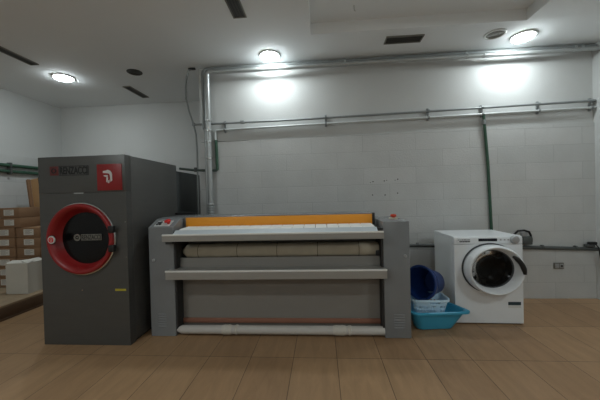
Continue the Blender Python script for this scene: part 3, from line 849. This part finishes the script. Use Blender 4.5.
# navy bucket lying on its side in the basket
nrm = Vector((-.77, -.61, .15)).normalized()     # where its mouth faces
t = thing('plastic_bucket', 'navy blue plastic bucket lying on its side in the pale blue basket', 'bucket', (1.015, 3.115, .465))
MB().lathe([(0, -.275), (.105, -.272), (.118, -.262), (.168, 0), (.160, 0), (.108, -.255), (0, -.262)], (0, 0, 0), axis=nrm, n=48).build('bucket_body', M['navy'], t, angle=50)
MB().lathe([(.166, -.022), (.180, -.018), (.182, .0), (.174, .006), (.160, .004)], (0, 0, 0), axis=nrm, n=48).build('bucket_rim', M['navy'], t)
MB().lathe([(.160, -.06), (.164, -.064), (.1635, -.07), (.1565, -.07)], (0, 0, 0), axis=nrm, n=48).build('bucket_band', M['navy'], t)
a_ = nrm.cross(Vector((0, 0, 1))).normalized(); b_ = a_.cross(nrm)
MB().tube([nrm * -.02 + a_ * .178 * math.cos(q) - b_ * .182 * math.sin(q) + nrm * .0 for q in [math.pi * i / 16 for i in range(17)]], .003, n=6).build('bucket_handle', M['silver'], t)

# ------------------------------------------------------------------ pallet and boxes on the left
t = thing('wooden_pallet', 'low dark wooden pallet along the left wall carrying the boxes', 'pallet', (-4.38, 3.55, 0))
for i in range(6):
    x0 = -.53 + i * .176
    MB().box(x0, x0 + .170, -1.15, 1.0, .150, .178, bevel=.003).build('deck_board', M['wood_top'], t)
for x0 in (-.50, -.02, .44):
    MB().box(x0, x0 + .085, -1.15, 1.0, .020, .150, bevel=.003).build('stringer', M['wood'], t)
for x0 in (-.50, -.02, .44):
    MB().box(x0 - .02, x0 + .10, -1.15, 1.0, 0, .020).build('runner', M['wood'], t, smooth=False)

def cardboard_box(w, d, hh, m, lab_x=None, tape=True):
    """front faces -Y, base at the origin's height, front left corner centred in x"""
    r = bpy.data.objects.new('cardboard_box', None); r.empty_display_size = .1; COL.objects.link(r)
    MB().box(-w / 2, w / 2, 0, d, 0, hh, bevel=.004).build('box_body', m, r)
    fl = MB(); fl.box(-w / 2 + .004, -.001, .004, d - .004, hh - .002, hh + .002); fl.box(.001, w / 2 - .004, .004, d - .004, hh - .002, hh + .002)
    fl.build('top_flap', m, r, smooth=False)
    MB().box(-.024, .024, -.001, d * .98, hh + .0018, hh + .0026).build('packing_tape', M['card3'], r, smooth=False)
    if lab_x is not None:
        l = MB().box(lab_x - .078, lab_x + .078, -.002, .001, hh * .5 - .038, hh * .5 + .046).build('paper_label', M['label'], r, smooth=False)
        b = MB()
        for k in range(4):
            b.box(lab_x - .06, lab_x + .02 + .035 * (k % 2), -.003, -.0015, hh * .5 - .022 + k * .017, hh * .5 - .017 + k * .017)
        b.build('label_print', M['label_print'], l, smooth=False)
    return r
BH, YBX = .144, 3.93
proto = cardboard_box(.365, .31, BH - .004, M['card'], 0.015)
first = [True]
def place(x, y, z, label, rz=0.0):
    o = proto if first[0] else copy_tree(proto)
    first[0] = False
    o.location = (x, y, z); o.rotation_euler = (0, 0, rz)
    tag(o, label, 'cardboard box', 'labelled cardboard boxes on the pallet')
ordn = ['bottom', 'second from bottom', 'third from bottom', 'fourth from bottom', 'fifth from bottom', 'topmost']
for k in range(6):
    place(-4.285, YBX, .180 + k * (BH + .002), 'labelled brown cardboard box, %s of the stack next to the dryer' % ordn[k], random.uniform(-.02, .02))
lown = ['bottom', 'second from bottom', 'third from bottom', 'fourth from bottom', 'fifth from bottom', 'sixth from bottom', 'second from top', 'topmost']
for k in range(8):
    place(-4.665 if k < 6 else -4.575, YBX - .01, .180 + k * (BH + .002), 'labelled brown cardboard box, %s of the taller stack by the left wall' % lown[k], random.uniform(-.02, .02))

t = cardboard_box(.40, .35, 1.005, M['card2'])
t.location = (-4.505, 4.27, .180)
t.name = 'shipping_carton'
tag(t, 'tall plain brown carton standing behind the labelled box stacks', 'carton')
# tall open box leaning on top
t = thing('upright_carton', 'narrow tan cardboard box standing upright behind the dryer, under the green pipes', 'cardboard box', (-4.475, 4.33, 1.188))
lean = Matrix.Shear('XY', 4, (0, 0))
cb_ = MB()
cb_.prism([(-.105, 0), (.19, 0), (.17, .64), (-.165, .60)], 'y', 0, .22)
cb_.build('box_body', M['card3'], t, smooth=False, bevel=.004)
MB().prism([(-.02, .50), (.01, .50), (.005, .64), (-.03, .63)], 'y', -.004, .002).build('hand_slot', M['dark'], t, smooth=False)
MB().prism([(-.165, .60), (-.105, .02), (-.125, .0), (-.19, .58)], 'y', -.05, .0).build('side_flap', M['card2'], t, smooth=False)

# white open carton in front
t = thing('open_carton', 'white open-topped cardboard carton on the pallet beside the dryer', 'carton', (-4.14, 3.63, .179), rotz=math.radians(2))
w_, d_, h_ = .31, .255, .415
MB().box(-w_ / 2, w_ / 2, 0, .006, 0, h_).build('front_panel', M['carton'], t, smooth=False)
MB().box(-w_ / 2, w_ / 2, d_ - .006, d_, 0, h_).build('back_panel', M['carton'], t, smooth=False)
MB().box(-w_ / 2, -w_ / 2 + .006, .006, d_ - .006, 0, h_).build('side_panel', M['carton'], t, smooth=False)
MB().box(w_ / 2 - .006, w_ / 2, .006, d_ - .006, 0, h_).build('side_panel', M['carton'], t, smooth=False)
MB().box(-w_ / 2 + .006, w_ / 2 - .006, .006, d_ - .006, 0, .006).build('bottom_panel', M['carton'], t, smooth=False)
MB().prism([(0, h_), (.006, h_), (.10, h_ + .020), (.094, h_ + .026)], 'x', -w_ / 2, w_ / 2).build('top_flap', M['label'], t, smooth=False)
MB().prism([(w_ / 2, h_), (w_ / 2 - .006, h_), (w_ / 2 - .10, h_ + .026), (w_ / 2 - .09, h_ + .034)], 'y', .01, d_).build('top_flap', M['label'], t, smooth=False)
